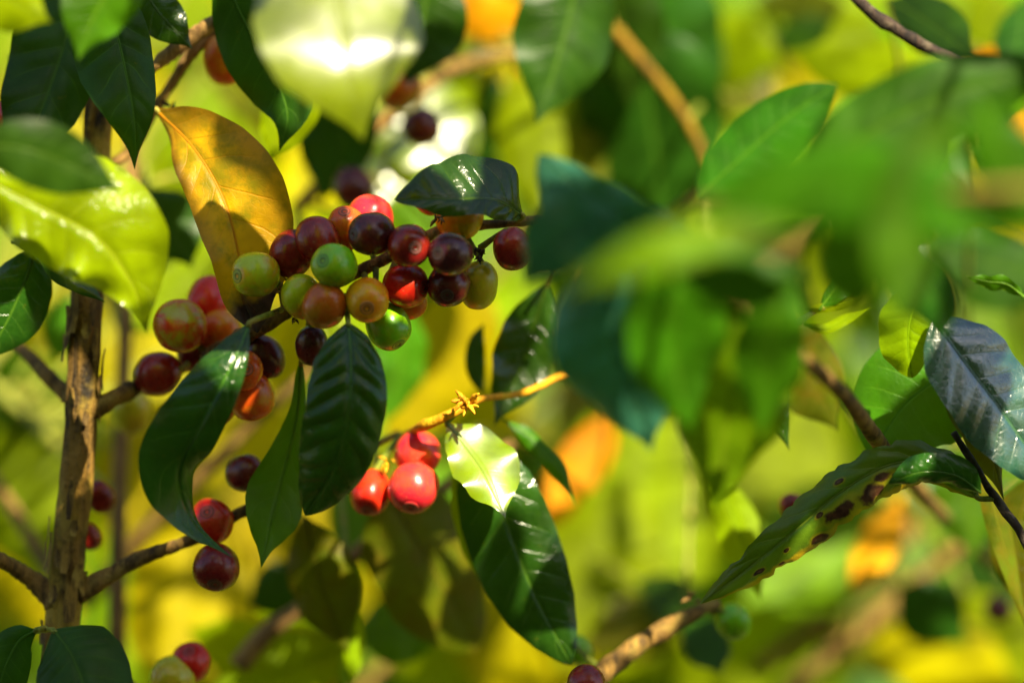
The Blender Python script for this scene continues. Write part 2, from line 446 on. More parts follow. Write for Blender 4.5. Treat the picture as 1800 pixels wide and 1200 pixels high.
def cherry(parent, px, py, d, rx, kind, navel=None, el=1.08, label=None, stalk=None, depth_sign=1, disc=True):
    """rx = equatorial radius (px); navel = (dx, dy) of the navel from the centre in radii, towards the camera when depth_sign = 1"""
    _seed[0] += 1; sd = _seed[0]
    k = unit(d); R = rx * k * 1.06
    nx, ny = navel if navel else (0.3, 0.9)
    q = nx * nx + ny * ny
    if q > .96: f = math.sqrt(.96 / q); nx, ny = nx * f, ny * f; q = .96
    ax = Vector((nx, -depth_sign * math.sqrt(1 - q), -ny)).normalized()
    rot = ax.to_track_quat('Z', 'Y').to_matrix()
    prof_, n = [], 22
    for i in range(n + 1):
        th = math.pi * i / n
        c, s = math.cos(th), math.sin(th)
        z = el * math.copysign(abs(c) ** .90, c)
        r = max(1e-4, s ** .86)
        if c > .93: z -= .05 * (c - .93) / .07           # flattened navel end
        if c < 0: r *= 1 - .06 * (-c)                    # narrows towards the stalk
        prof_.append((r, z))
    verts, faces, uvs = lathe(prof_, 32, sd, .06)
    c0 = at(px, py, d)
    skin, nav = cherry_mats(kind)
    me = mesh_from('cherry', [rot @ (v * R) for v in verts], faces, uvs)
    me.transform(rot.inverted().to_4x4())
    o = link('cherry', me, skin, parent); o.location = c0 - parent.location
    o.rotation_euler = rot.to_euler()
    if label: o['label'] = label
    if disc:
        top = max(v.z for v in verts) * R
        pr = [(.001, -.05), (.05, -.05), (.10, .008), (.16, .014), (.21, -.014), (.26, .014), (.30, .006), (.36, -.06)]
        dv, df, du = lathe([(a * R, top + b * R) for a, b in pr], 20)
        dm = mesh_from('navel', dv, df, du)
        dob = link('navel', dm, nav, o)
    if stalk:                                            # short stalk back to the branch
        e = rot.inverted() @ (at(*stalk) - c0)
        sv = tube_geometry([Vector((0, 0, -.92 * el * R)), Vector((0, 0, -1.05 * el * R)).lerp(e, .4), e], [.0011, .0009, .0013], 8, 7)
        sm = mesh_from('stalk', sv[0], sv[1], sv[2]); link('stalk', sm, B_GREEN, o)
    return o

def scraps(parent, px, py, d, n, size, mat, seed, label=None):
    """dried stipules and flower remains at a node: a few small bent slivers"""
    rnd = random.Random(seed); verts, faces, uvs = [], [], []
    for i in range(n):
        dirv = Vector((rnd.uniform(-1, 1), rnd.uniform(-1, .3), rnd.uniform(-1, 1))).normalized()
        L = size * unit(d) * rnd.uniform(.5, 1.2)
        b = at(px, py, d) + Vector((rnd.uniform(-1, 1), rnd.uniform(-1, 1), rnd.uniform(-1, 1))) * size * unit(d) * .35
        g = tube_geometry([b, b + dirv * L * .5 + Vector((0, 0, L * .1)), b + dirv * L], [L * .16, L * .20, L * .05], 5, 5, .6, i)
        o = len(verts); verts += g[0]; uvs += g[2]; faces += [tuple(x + o for x in f) for f in g[1]]
    return put('dried_stipule', (verts, faces, uvs), mat, parent, label)

# ------------------------------------------------------------------ the setting: soil, litter-coloured ground, the far coffee rows
def ground_material():
    m, nt, out = nodes_of('plantation_soil'); g = NT(nt)
    tc = g.n('TexCoord'); P = tc.outputs['Object']
    a = g.noise(P, 3, 5, .6); b_ = g.noise(P, 40, 4, .6)
    col = g.mix(g.ramp(a, .4, .6), (.09, .055, .03), (.10, .13, .02))
    col = g.mix(g.math('MULTIPLY', g.ramp(b_, .45, .65), .6), col, (.24, .17, .05))
    b = g.n('BsdfPrincipled'); g.l(col, b.inputs['Base Color']); b.inputs['Roughness'].default_value = .95
    bump = g.n('Bump'); bump.inputs['Distance'].default_value = .03; g.l(b_, bump.inputs['Height']); g.l(bump.outputs[0], b.inputs['Normal'])
    g.l(b.outputs[0], out.inputs[0]); return m
n = 60; xs = np.linspace(-150, 150, n + 1)
gv, gf = [], []
for iy in range(n + 1):
    for ix in range(n + 1):
        x, y = xs[ix], -20 + 300 * (iy / n) ** 2
        gv.append(Vector((x, y, .04 * noise.noise(Vector((x * .4, y * .4, 0))))))
for iy in range(n):
    for ix in range(n):
        k = iy * (n + 1) + ix; gf.append((k, k + 1, k + n + 2, k + n + 1))
g_ob = link('ground', mesh_from('ground', gv, gf), ground_material()); g_ob['kind'] = 'structure'
g_ob['label'] = 'brown plantation soil under the coffee plants'

def leaf_cloud(name, mat_weights, count, box, size, seed, label):
    """a far mass of foliage that reads as one: thousands of real folded leaves in one mesh"""
    rnd = random.Random(seed); verts, faces, mi, uvs = [], [], [], []
    tabs = [(0, .02), (.25, .8), (.5, 1), (.78, .6), (1, 0)]
    mats = list(mat_weights); tot = sum(mat_weights.values())
    (x0, x1), (y0, y1), (z0, z1) = box
    for _ in range(count):
        c = Vector((rnd.uniform(x0, x1), rnd.uniform(y0, y1), rnd.uniform(z0, z1)))
        c.y += .35 * noise.noise(Vector((c.x * 1.3, 0, c.z * 1.3)))
        L = size * rnd.uniform(.7, 1.3); w = L * rnd.uniform(.18, .25)
        t = Vector((rnd.uniform(-1, 1), rnd.uniform(-1, .2), rnd.uniform(-1.2, .1))).normalized()
        nrm = Vector((rnd.uniform(-.3, .8), -.5 - rnd.random(), rnd.uniform(.1, 1.1))).normalized()
        s = t.cross(nrm).normalized(); nn = s.cross(t)
        r = rnd.random() * tot; k = 0
        clump = noise.noise(c * 1.6 + Vector((seed, 0, 0)))
        for k, mname in enumerate(mats):
            r -= mat_weights[mname] * (1 + (1.6 * clump if k == 0 else -1.0 * clump))
            if r <= 0: break
        o = len(verts)
        for u, ww in tabs:
            p = c + t * (L * u) - Vector((0, 0, L * .25 * u * u))
            verts += [p + s * (w * ww) + nn * (w * .25), p, p - s * (w * ww) + nn * (w * .25)]
            uvs += [(u, 1), (u, .5), (u, 0)]
        for i in range(4):
            for j in range(2):
                q = o + i * 3 + j; faces.append((q, q + 1, q + 4, q + 3)); mi.append(k)
    me = mesh_from(name, verts, faces, uvs)
    for q in mats: me.materials.append(MATS[q])
    me.polygons.foreach_set('material_index', np.array(mi, dtype=np.int32))
    o = link(name, me, None); o['kind'] = 'stuff'; o['label'] = label
    return o
leaf_cloud('coffee_row_foliage', {'l': 4, 'f': 3, 'y': 1.2, 'g': 2.0}, 9000, ((-3.2, 3.2), (1.5, 3.0), (0, 3.0)), .24, 3, 'far yellow-green coffee foliage blurred into one mass')
leaf_cloud('coffee_row_foliage', {'g': 3, 'd': 3, 'l': 1, 'o': 1}, 12000, ((-3.5, 3.5), (-3.4, -2.4), (0, 2.9)), .16, 5, 'dense green coffee row behind the viewer, outside the picture')
# ------------------------------------------------------------------ the fruiting plant with the trunk
A = plant('coffee_plant', 'coffee plant with ribbed brown trunk carrying the sharp cluster of ripening cherries', (at(110, 600, .03).x, .03, 0))
trunk_pts = [(104, 1200, .03), (112, 1080, .03), (122, 960, .03), (138, 800, .03), (148, 620, .03), (158, 450, .035), (171, 250, .04), (182, 60, .045), (192, -160, .05)]
_tp = [at(80, 4200, .04), at(84, 3000, .035), at(96, 1800, .03)] + [at(*p) for p in trunk_pts] + [at(205, -700, .06)]
put('trunk', tube_geometry([Vector((_tp[0].x, .04, -.02))] + _tp[1:], [.0115] * 4 + [.0085, .0078, .0072, .0072, .0065, .0062, .0058, .0052, .0046, .0030], 260, 28, .10, 4, [(.62, .25, .004), (.70, .3, .004)], .24), B_TRUNK, A, 'upright brown trunk with ribbed flaking bark')
# lateral branches
branch(A, [(150, 730, .03), (200, 700, .03), (250, 676, .045), (330, 640, .05), (420, 598, .02), (500, 550, .01), (585, 500, .012), (670, 458, .012), (760, 412, .012), (850, 396, .012), (940, 388, .01), (1010, 380, .006), (1080, 372, .0)],
       [18, 14, 13, 13, 15, 14, 12, 11, 10, 9, 9, 8, 5], B_TWIG, 'brown branch running through the sharp cherry cluster', 110, 14, .22, [(.09, .3, .02), (.385, .35, .012), (.66, .3, .012), (.73, .35, .01)])
branch(A, [(135, 1045, .03), (190, 1012, .03), (250, 980, .03), (335, 948, .03), (410, 908, .03), (490, 868, .035), (620, 800, .05), (700, 760, .07)], [20, 14, 11, 11, 9, 8, 7, 5], B_TWIG, 'lower brown branch rising right from the trunk', 80, 12, .2, [(.36, .4, .02)])
branch(A, [(100, 1060, .03), (72, 1032, .03), (30, 1000, .025), (-40, 965, .01), (-150, 930, 0)], [22, 15, 12, 10, 8], B_TWIG, 'short brown branch leaving the trunk at lower left', 50, 12, .2)
branch(A, [(140, 715, .04), (112, 688, .045), (78, 655, .05), (42, 618, .06), (-30, 560, .08), (-140, 500, .1)], [15, 13, 10, 9, 8, 6], B_TWIG, None, 50, 12, .15)
branch(A, [(176, 300, .05), (232, 262, .05), (270, 196, .05), (300, 150, .05), (345, 85, .05), (400, 38, .055), (520, -40, .06)], [9, 9, 9, 10, 13, 14, 10], B_TAN, 'tan branch rising above the yellow leaf', 60, 12, .2, [(.32, .3, .02)])
branch(A, [(272, 200, .045), (300, 150, .045), (322, 105, .045), (352, 62, .048), (420, 20, .05)], [7, 7, 6, 6, 6], B_TWIG, None, 40, 10, .15)
branch(A, [(240, 145, .03), (285, 105, .03), (330, 70, .03), (390, 32, .03), (470, -15, .03)], [6, 13, 14, 12, 10], B_TAN, None, 40, 12, .25)
branch(A, [(700, 770, .07), (735, 752, .03), (775, 735, .02), (815, 716, .02), (850, 700, .025), (920, 690, .04), (1000, 655, .05), (1080, 640, .05)], [4, 6, 7, 8, 6, 6, 6, 2], B_ORANGE, 'sunlit orange stem above three bright cherries', 60, 12, .2, [(.36, .35, .03)])
scraps(A, 822, 712, .010, 16, 27, B_ORANGE, 5, 'sunlit dried flower remains at the stem node')
scraps(A, 492, 512, -.004, 8, 16, B_TAN, 6); scraps(A, 488, 548, -.006, 6, 11, B_TWIG, 8)
scraps(A, 520, 562, -.004, 7, 12, B_DARK, 9); scraps(A, 838, 445, -.002, 9, 20, B_DARK, 10)
scraps(A, 772, 382, .0, 8, 17, B_TAN, 12); scraps(A, 300, 188, .04, 6, 14, B_DARK, 14)
scraps(A, 700, 470, .004, 5, 14, B_TAN, 15); scraps(A, 62, 212, .02, 6, 12, B_TAN, 16)

# loose flakes of bark on the side of the trunk that shows
_r = random.Random(3); fv, ff, fu = [], [], []
tp, _ = spline([at(*p) for p in trunk_pts], 200)
for i in range(46):
    k = _r.randrange(8, 190); c = tp[k]; ax_ = (tp[k + 6] - tp[k - 6]).normalized()
    th = math.radians(_r.uniform(-170, -10)); L = _r.uniform(.004, .016); w = _r.uniform(.12, .34)
    R0 = np.interp(k / 200, [0, .3, .6, 1], [.0078, .0072, .0063, .0048]); o0 = len(fv)
    for a in range(5):
        for b in range(3):
            t_ = th + w * (b - 1) * (1 - .5 * abs(a - 2) / 2); lift = .0001 + .0007 * _r.random() * (abs(a - 2) / 2) ** 2 + .0003 * (b == 1)
            d_ = Vector((math.cos(t_), math.sin(t_), 0)); d_ = (d_ - ax_ * d_.dot(ax_)).normalized()
            fv.append(c + ax_ * (L * (a / 4 - .5)) + d_ * (R0 * 1.03 + lift)); fu.append((a, b))
    for a in range(4):
        for b in range(2): q0 = o0 + a * 3 + b; ff.append((q0, q0 + 1, q0 + 4, q0 + 3))
fo = put('loose_bark', (fv, ff, fu), B_FLAKE, A, 'small flakes of bark lifting off the trunk'); fo['kind'] = 'stuff'
# cherries of the sharp cluster
ch = lambda *a, **k: cherry(A, *a, **k)
BR = lambda x, y: (x, y, .012)
ch(450, 482, -.006, 38, 'ygreen', (-.75, .1), 1.05, 'yellow-green cherry with brown blush at the left end of the cluster', BR(500, 545), 1)
ch(514, 446, .002, 37, 'dred', (.35, -.80), 1.16, 'dark red cherry with its navel turned up into the sun', BR(530, 530))
ch(557, 422, -.004, 37, 'dred', (-.3, -.85), 1.05, 'smooth dark red cherry behind the bright green one', BR(600, 490), -1)
ch(609, 402, .004, 33, 'rorange', (-.05, -.72), 1.18, 'orange-red cherry with its navel facing up', BR(625, 480))
ch(651, 384, .016, 39, 'pink', (.1, -.95), 1.0, 'sunlit pinkish red cherry at the top of the cluster', BR(660, 460), -1)
ch(655, 411, -.010, 36, 'maroon', (-.80, .05), 1.12, 'dark maroon cherry with its navel facing left', BR(700, 445))
ch(588, 467, -.016, 37, 'green', (-.46, -.20), 1.06, 'bright green unripe cherry in the middle of the cluster', BR(620, 480))
ch(530, 520, -.008, 34, 'ygreen', (.2, .8), 1.10, 'yellow-green cherry with orange blush under the dark red ones', BR(525, 540), -1)
ch(570, 536, -.014, 37, 'brownr', (-.4, .8), 1.06, 'brownish orange cherry below the bright green one', BR(590, 505), -1)
ch(645, 527, -.014, 37, 'orange', (.05, .36), 1.14, 'yellow-orange cherry with navel facing the viewer', BR(640, 480))
ch(718, 432, -.014, 36, 'dred', (.36, .12), 1.03, 'red-brown cherry with dark navel facing the viewer', BR(730, 425))
ch(793, 447, -.016, 37, 'maroon', (-.60, -.02), 1.03, 'dark maroon cherry with pale ringed navel at the right of the cluster', BR(810, 405))
ch(712, 502, -.002, 37, 'red', (.85, .1), 1.06, 'bright red cherry with a wedge of sunlight on it', BR(700, 450))
ch(789, 501, -.004, 36, 'maroon', (-.06, .50), 1.04, 'brown maroon cherry with its navel facing down', BR(790, 410))
ch(842, 500, .006, 32, 'olive', (-.1, .95), 1.30, 'olive yellow cherry at the right end of the cluster', BR(815, 410), -1)
ch(682, 573, .002, 37, 'green', (.45, .78), 1.10, 'green cherry with a sun glint hanging below the cluster', BR(660, 465))
ch(722, 531, .014, 28, 'rorange', (.2, .9), 1.0, None, BR(715, 450), -1)
ch(808, 380, .010, 40, 'orange', (-.75, .0), 1.0, 'orange-yellow cherry half covered by the dark leaf above', BR(815, 405), -1)
ch(757, 350, .018, 26, 'red', (.0, .9), 1.0, None, BR(775, 405), -1)
ch(901, 437, -.004, 33, 'dred', (.2, .9), 1.10, 'dark red cherry on its own beside the blurred leaf', (845, 435, .005), -1)
ch(548, 607, .012, 28, 'maroon', (0, .9), 1.25, 'dark maroon cherry behind the glossy leaf below the cluster', BR(570, 520), -1)
# the group to the left, a little behind
ch(317, 573, .024, 45, 'patch', (.02, -.30), 1.0, 'red cherry with a yellow-green patch at the far left of the fruit', (370, 622, .04), 1, False)
ch(366, 528, .044, 36, 'red', (.2, -.8), 1.20, 'soft-focus red cherry behind the patched one', (385, 610, .05), -1)
ch(388, 582, .040, 36, 'rorange', (0, .9), 1.05, None, (400, 605, .04), -1)
ch(278, 657, .036, 37, 'dred', (-.9, .2), 1.08, 'dark red cherry half hidden behind the hanging leaf', (330, 640, .04), -1)
ch(464, 626, .022, 33, 'maroon', (.5, .7), 1.2, 'dark maroon cherry beside the hanging leaf', (430, 600, .02), -1)
ch(423, 650, .012, 36, 'rorange', (.36, -.05), 1.10, 'orange cherry with a dark navel beside the hanging leaf', (410, 610, .02))
ch(438, 694, .020, 41, 'rorange', (.35, .85), 1.08, 'red-orange cherry at the bottom of the left group', (415, 612, .02), -1)
ch(380, 708, .030, 33, 'red', (.1, .9), 1.1, None, (390, 620, .03), -1)
ch(346, 618, .046, 34, 'dred', (0, .9), 1.05, None, (380, 620, .05), -1)
# cherries lower down
ch(431, 830, .030, 31, 'maroon', (-.7, .3), 1.12, 'small dark maroon cherry left of the pale hanging leaf', (470, 880, .032), -1)
ch(372, 916, .026, 37, 'red', (-.12, -.48), 1.04, 'red cherry on the lower branch touched by the leaf tip', (380, 935, .03))
ch(380, 996, .018, 39, 'dred', (.02, .70), 1.02, 'dark red cherry hanging below the lower branch', (372, 940, .03))
ch(176, 872, .055, 24, 'dred', (.4, .8), 1.25, 'dark red cherry half hidden behind the trunk', (150, 880, .05), -1)
ch(156, 942, .055, 20, 'dred', (.4, .8), 1.25, None, (150, 900, .05), -1)
ch(336, 1163, .042, 33, 'red', (-.02, -.66), 1.0, 'red cherry near the bottom edge with its navel up', (330, 1230, .05))
ch(303, 1192, .038, 38, 'olive', (-.3, -.5), 1.0, 'dull olive orange cherry at the bottom edge', (310, 1250, .05), -1)
branch(A, [(150, 1130, .05), (220, 1200, .05), (310, 1245, .05), (420, 1290, .05)], [14, 11, 9, 7], B_TWIG, None, 30, 10, .2)
# the three sunlit ones
ch(651, 864, .034, 34, 'red', (-.1, .75), 1.22, 'bright sunlit red cherry, leftmost of the three in the sun', (700, 770, .06))
ch(727, 856, .026, 42, 'pink', (-.1, .8), 1.0, 'large sunlit pinkish red cherry, front of the three in the sun', (705, 765, .06))
ch(734, 797, .038, 38, 'pink', (.9, .1), 1.0, 'sunlit red cherry behind, topmost of the three in the sun', (715, 762, .06), -1)
scraps(A, 682, 812, .03, 6, 18, B_ORANGE, 21)
# upper, out of focus
ch(394, 104, .05, 36, 'rorange', (0, .9), 1.2, 'orange-red cherry half hidden by a dark teal leaf', (380, 50, .05), -1)
ch(24, 206, .03, 34, 'red', (0, .9), 1.0, None, (20, 100, .05), -1)
ch(232, 722, .09, 34, 'olive', (0, .9), 1.2, 'blurred olive cherry behind the trunk', (215, 695, .04), -1)

# ---- leaves of this plant
lf = lambda *a, **k: leaf(A, *a, **k)
lf([(612, 566, -.020), (617, 640, -.028), (611, 730, -.030), (582, 830, -.024), (536, 906, -.014)], 76, 68, M_DARK, 6, -.22, .07, .10, 'dark glossy rippled leaf hanging under the cherry cluster', [(606, 520, .008)], True, BLUNT, ragged=.06)
lf([(440, 566, -.020), (408, 640, -.030), (360, 735, -.032), (318, 815, -.024), (322, 875, -.016), (352, 930, -.012), (406, 978, -.010)], 78, 40, M_DARK, 0, -.16, .05, .022, 'long dark green leaf hanging in front of the left cherries', [(494, 545, .0)], True, rolls=[0, -8, -10, 0, 35, 50, 50])
lf([(530, 632, .018), (522, 735, .020), (498, 835, .020), (478, 915, .016), (459, 997, .010)], 56, 52, M_GREEN, 15, -.1, .10, .015, 'pale green hanging leaf with a long curved tip', [(545, 560, .014)], True, LATE)
lf([(272, 192, .028), (338, 258, .014), (390, 345, .006), (418, 440, .004), (426, 520, .004), (452, 585, .0)], 60, 112, M_OLD, 0, .12, .10, .018, 'yellowing leaf with orange tint and scorched tip', [(250, 215, .045)], True, OVATE, rolls=[-20, -12, -6, 0, 10, 20])
lf([(150, -90, .0), (195, 20, -.006), (222, 130, -.010), (237, 220, -.012), (237, 298, -.010)], 82, 56, M_MATT, 8, -.2, .14, .03, 'dark green leaf with a drip tip in front of the trunk top', None, True)
lf([(175, -120, .03), (130, 20, .025), (100, 120, .02), (66, 210, .015), (30, 300, .012)], 95, 75, M_MATT, -12, -.15, .12, .03, 'dark green leaf at the upper left, behind the drip-tipped one', None, True, BLUNT)
lf([(250, -110, -.07), (200, -30, -.07), (160, 40, -.07), (138, 106, -.07)], 75, 65, M_GREEN, 12, -.2, .10, .01, 'blurred bright green leaf tip at the top left')
lf([(-60, -50, -.08), (20, 0, -.08), (90, 40, -.08)], 60, 45, M_LIME, 0, -.2, .15, .01)
lf([(240, -50, .02), (270, 10, .02), (305, 50, .02), (338, 86, .02)], 42, 40, M_DARK, 0, -.2, .1, .01, 'small dark leaf tip at the top edge above the tan branch')
lf([(385, -60, .02), (430, 40, .02), (475, 120, .02), (505, 200, .02), (491, 266, .02)], 70, 80, M_MATT, -10, -.15, .10, .01, 'dark teal leaf behind the blown-out sunlit leaf')
lf([(575, -130, -.080), (592, 0, -.094), (605, 90, -.102), (621, 165, -.103), (638, 248, -.098)], 150, 154, M_WAXY, 0, -.14, .03, .0, 'sunlit leaf glaring white at the top, with a long drip tip', None, True, face=HALF)
# left edge
lf([(-60, 300, -.05), (60, 360, -.05), (170, 420, -.05), (232, 500, -.045), (257, 584, -.04)], 88, 130, M_GLINT, 0, -.12, .18, .02, 'large bright yellow-green leaf at the left edge', None, True)
lf([(-60, 255, -.09), (40, 262, -.09), (120, 290, -.085), (215, 336, -.08)], 62, 60, M_MATT, 0, -.1, .06, .01, 'soft dark green leaf standing in for shade over the bright one at the left edge')  # dark blade laid in for the shade that crosses the bright leaf
lf([(62, 430, .02), (45, 490, .02), (15, 560, .02), (-30, 640, .02)], 60, 62, M_DARK, 10, -.2, .08, .02, 'dark leaf hanging at the left edge below the bright one')
lf([(20, 425, .01), (80, 432, .01), (125, 480, .01), (185, 532, .01)], 30, 34, M_DARK, 30, -.4, .1, .01, 'curled dark bluish leaf over the trunk')
lf([(94, 1106, -.012), (125, 1150, -.020), (150, 1220, -.026), (160, 1320, -.03)], 78, 88, M_MATT, 0, -.25, .06, .02, 'dark green leaf at the bottom left corner in front of the trunk', [(80, 1104, .0), (60, 1108, .02)], True, BLUNT)
lf([(66, 1106, -.01), (30, 1130, -.01), (0, 1200, -.012), (-20, 1300, -.012)], 50, 45, M_MATT, 0, -.2, .06, .02, None, [(80, 1104, .0)])
# leaf above the cluster
lf([(920, 380, .004), (872, 352, -.010), (790, 350, -.020), (694, 352, -.022)], 92, 34, M_DARK, 0, -.10, .08, .03, 'dark green leaf arching over the right of the cluster', [(905, 392, .012)], True, BLUNT, rolls=[-35, -30, -30, -30])
lf([(962, 495, .055), (940, 570, .055), (915, 650, .055), (868, 748, .05)], 62, 50, M_DARK, 12, .25, .10, .05, 'dark folded leaf with a bright midrib right of the cluster', [(985, 440, .03)], False)
lf([(850, 570, .07), (838, 600, .07), (836, 650, .07), (850, 700, .07)], 18, 18, M_DARK, 0, -.2, .1)
# sunlit leaf beside the three cherries, and its neighbours
lf([(785, 742, .020), (822, 788, .016), (855, 838, .010), (888, 910, .004)], 48, 74, M_WAXY, 0, -.16, .10, .0, 'white-hot sunlit small leaf beside three bright cherries', [(812, 715, .02)], True, face=HALF)
lf([(848, 770, .034), (880, 890, .034), (935, 1035, .034), (1004, 1168, .034)], 80, 80, M_DARK, 0, -.18, .06, .02, 'long dark teal leaf hanging below the white-hot one', [(850, 790, .03)], True, BLUNT)
lf([(800, 800, .05), (806, 880, .05), (822, 960, .05), (842, 1022, .05)], 14, 16, M_LIME, 20, -.3, .2)
lf([(884, 735, .05), (935, 768, .05), (985, 825, .05), (1012, 890, .05)], 20, 16, M_GREEN, 30, -.3, .2, .01, 'narrow curved green leaf right of the white-hot one')
lf([(1005, 660, .05), (1040, 672, .05), (1080, 690, .05), (1118, 716, .05)], 20, 22, M_GREEN, -20, -.2, .15)
lf([(536, 905, .075), (555, 990, .075), (580, 1070, .075), (612, 1150, .075)], 62, 66, M_OLIVE, -15, -.2, .1, .02, 'olive green leaf hanging behind the lower leaf tips')
# ------------------------------------------------------------------ near plant whose blurred leaves hang in front, at the right
B = plant('coffee_plant', 'near coffee plant whose large blurred green leaves hang across the right half', (.62, -.28, 0))
put('trunk', tube_geometry([Vector((.62, -.28, -.02)), Vector((.63, -.27, .6)), Vector((.60, -.28, 1.2)), Vector((.61, -.27, 1.7)), Vector((.58, -.28, 2.1))], [.018, .016, .013, .010, .006], 60, 14, .15, 3, (), .12), B_TRUNK, B)
branch(B, [(3600, 300, -.28), (2600, 330, -.28), (1900, 330, -.26), (1500, 350, -.22), (1240, 350, -.17), (1150, 400, -.14)], [30, 24, 16, 12, 9, 7], B_TWIG, None, 60)
lb = lambda *a, **k: leaf(B, *a, **k)
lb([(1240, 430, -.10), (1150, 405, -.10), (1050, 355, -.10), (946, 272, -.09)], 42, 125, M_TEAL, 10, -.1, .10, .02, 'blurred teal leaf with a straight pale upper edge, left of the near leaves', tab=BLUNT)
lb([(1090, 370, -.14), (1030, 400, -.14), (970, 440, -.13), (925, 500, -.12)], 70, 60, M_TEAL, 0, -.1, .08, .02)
lb([(1000, 505, -.26), (1120, 455, -.27), (1240, 418, -.27), (1420, 395, -.27)], 34, 40, M_FRESH, 20, -.1, .05, .01, 'blurred bright green leaf seen edge on across the middle')
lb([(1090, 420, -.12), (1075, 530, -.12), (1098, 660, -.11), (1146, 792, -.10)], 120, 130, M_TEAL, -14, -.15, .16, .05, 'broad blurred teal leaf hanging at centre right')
lb([(1300, 450, -.11), (1300, 600, -.11), (1278, 740, -.105), (1255, 900, -.10)], 100, 118, M_FRESH, 14, -.15, .16, .04, 'broad blurred green leaf hanging beside the teal one')
lb([(1230, 430, -.15), (1195, 510, -.15), (1185, 620, -.14), (1215, 760, -.13)], 85, 95, M_GREEN, 10, -.15, .12, .04)
lb([(1390, 470, -.15), (1360, 560, -.15), (1345, 650, -.14), (1338, 770, -.13)], 60, 70, M_GREEN, 10, -.15, .12, .04)
lb([(1180, 470, -.20), (1260, 490, -.20), (1340, 500, -.20), (1430, 480, -.20)], 50, 60, M_MID, 0, -.1, .05)
lb([(1470, 370, -.22), (1480, 430, -.22), (1500, 490, -.22), (1520, 560, -.21)], 60, 60, M_GREEN, 0, -.1, .05)
lb([(1226, 346, -.06), (1300, 280, -.06), (1380, 210, -.06), (1472, 148, -.06)], 62, 60, M_MID, 10, -.2, .05, .006, 'green leaf pointing up right with pale specks', tab=BLUNT)
lb([(1400, 330, -.12), (1520, 240, -.12), (1660, 170, -.12), (1860, 110, -.12)], 85, 78, M_MID, 10, -.15, .05, .006, 'broad blurred green leaf at the upper right', tab=BLUNT)
lb([(1230, 370, -.22), (1400, 340, -.23), (1600, 350, -.24), (1850, 430, -.25)], 70, 90, M_GREEN, 0, -.1, .05, .01, 'very blurred green leaf spread across the right')
lb([(1665, 190, -.24), (1620, 300, -.24), (1590, 430, -.24), (1575, 590, -.24)], 70, 66, M_GREEN, 10, -.15, .05, .01, 'very blurred green leaf hanging upright at the right')
lb([(1720, 180, -.2), (1760, 260, -.2), (1800, 330, -.2), (1860, 420, -.2)], 60, 60, M_GREEN, 0, -.1, .05)
lb([(1560, 420, -.12), (1610, 480, -.12), (1650, 540, -.12), (1650, 610, -.12)], 60, 50, M_DARK, 0, -.1, .05)
lb([(1352, 610, -.03), (1362, 670, -.03), (1366, 730, -.03), (1388, 792, -.03)], 20, 26, M_DARK, 0, -.2, .1, .03, 'small dark leaf with a hooked tip beside the blurred green ones')

# ------------------------------------------------------------------ plant at the right edge with the curled, spotted leaf
Cp = plant('coffee_plant', 'coffee plant at the right edge with a curled brown-spotted leaf', (.36, .10, 0))
put('trunk', tube_geometry([Vector((.36, .10, -.02)), Vector((.355, .10, .6)), Vector((.35, .09, 1.1)), Vector((.36, .10, 1.6))], [.012, .011, .009, .005], 60, 14, .15, 6, (), .12), B_TRUNK, Cp)
lc = lambda *a, **k: leaf(Cp, *a, **k)
branch(Cp, [(2760, 1400, .09), (2200, 1250, .04), (1850, 1000, .004), (1790, 928, .0), (1745, 868, .0), (1712, 815, -.004), (1676, 760, -.006)], [14, 11, 9, 9, 9, 8, 6], B_DARK, 'dark knotty twig at the right edge', 90, 12, .35, [(.72, .4, .012), (.80, .4, .012), (.9, .35, .012)])
lc([(1722, 876, .0), (1650, 816, -.004), (1565, 816, -.006), (1478, 864, -.006), (1402, 928, -.004), (1312, 1000, .0), (1232, 1060, .004)], 42, 52, M_SICK, 0, -.4, .30, .06, 'curled leaf with brown spots and a yellow edge', [(1748, 876, .0)], True, BLUNT, rolls=[10, 0, -5, 0, 5, 10], ragged=.5)
lc([(1724, 866, -.012), (1680, 836, -.014), (1620, 830, -.016), (1562, 850, -.016)], 32, 24, M_DARK, 20, -.5, .12, .02, 'small dark blunt leaf over the base of the spotted one', None, True, BLUNT)
lc([(1640, 560, -.018), (1700, 640, -.018), (1760, 720, -.016), (1850, 850, -.01)], 84, 96, M_SKY, 0, -.10, .06, .03, 'bluish shining leaf at the right edge', None, True, BLUNT, face=SKYWARD)
lc([(1620, 508, -.012), (1600, 560, -.012), (1596, 610, -.012), (1604, 664, -.012)], 56, 48, M_LIME, -10, -.2, .16, .02, 'light green wavy leaf lit at the right', None, True, BLUNT)
lc([(1740, 640, .02), (1660, 660, .02), (1590, 710, .02), (1530, 800, .02)], 105, 110, M_GREEN, -10, -.1, .08, .02, 'shaded green leaf below the bluish shining one', None, False, BLUNT)
lc([(1640, 640, .015), (1690, 690, .012), (1735, 760, .008), (1765, 880, .004)], 45, 22, M_OLIVE, 20, -.2, .15, .02)
lc([(1690, 690, .03), (1738, 860, .03), (1770, 980, .03), (1810, 1120, .03)], 22, 26, M_OLIVE, 30, -.2, .1, .01, 'narrow yellow leaf edge at the right border')
lc([(1820, 830, .05), (1790, 920, .05), (1790, 1000, .05), (1800, 1080, .05)], 50, 50, M_OLIVE, 0, -.2, .1)
lc([(1800, 522, .02), (1770, 500, .02), (1735, 495, .02), (1698, 486, .02)], 14, 18, M_GREEN, 30, -.2, .2)
lc([(1412, 545, .02), (1450, 540, .02), (1490, 530, .02), (1525, 515, .02)], 10, 10, M_LIME, 0, -.2, .1, .01, 'thin young leaf beside the near blurred leaves')
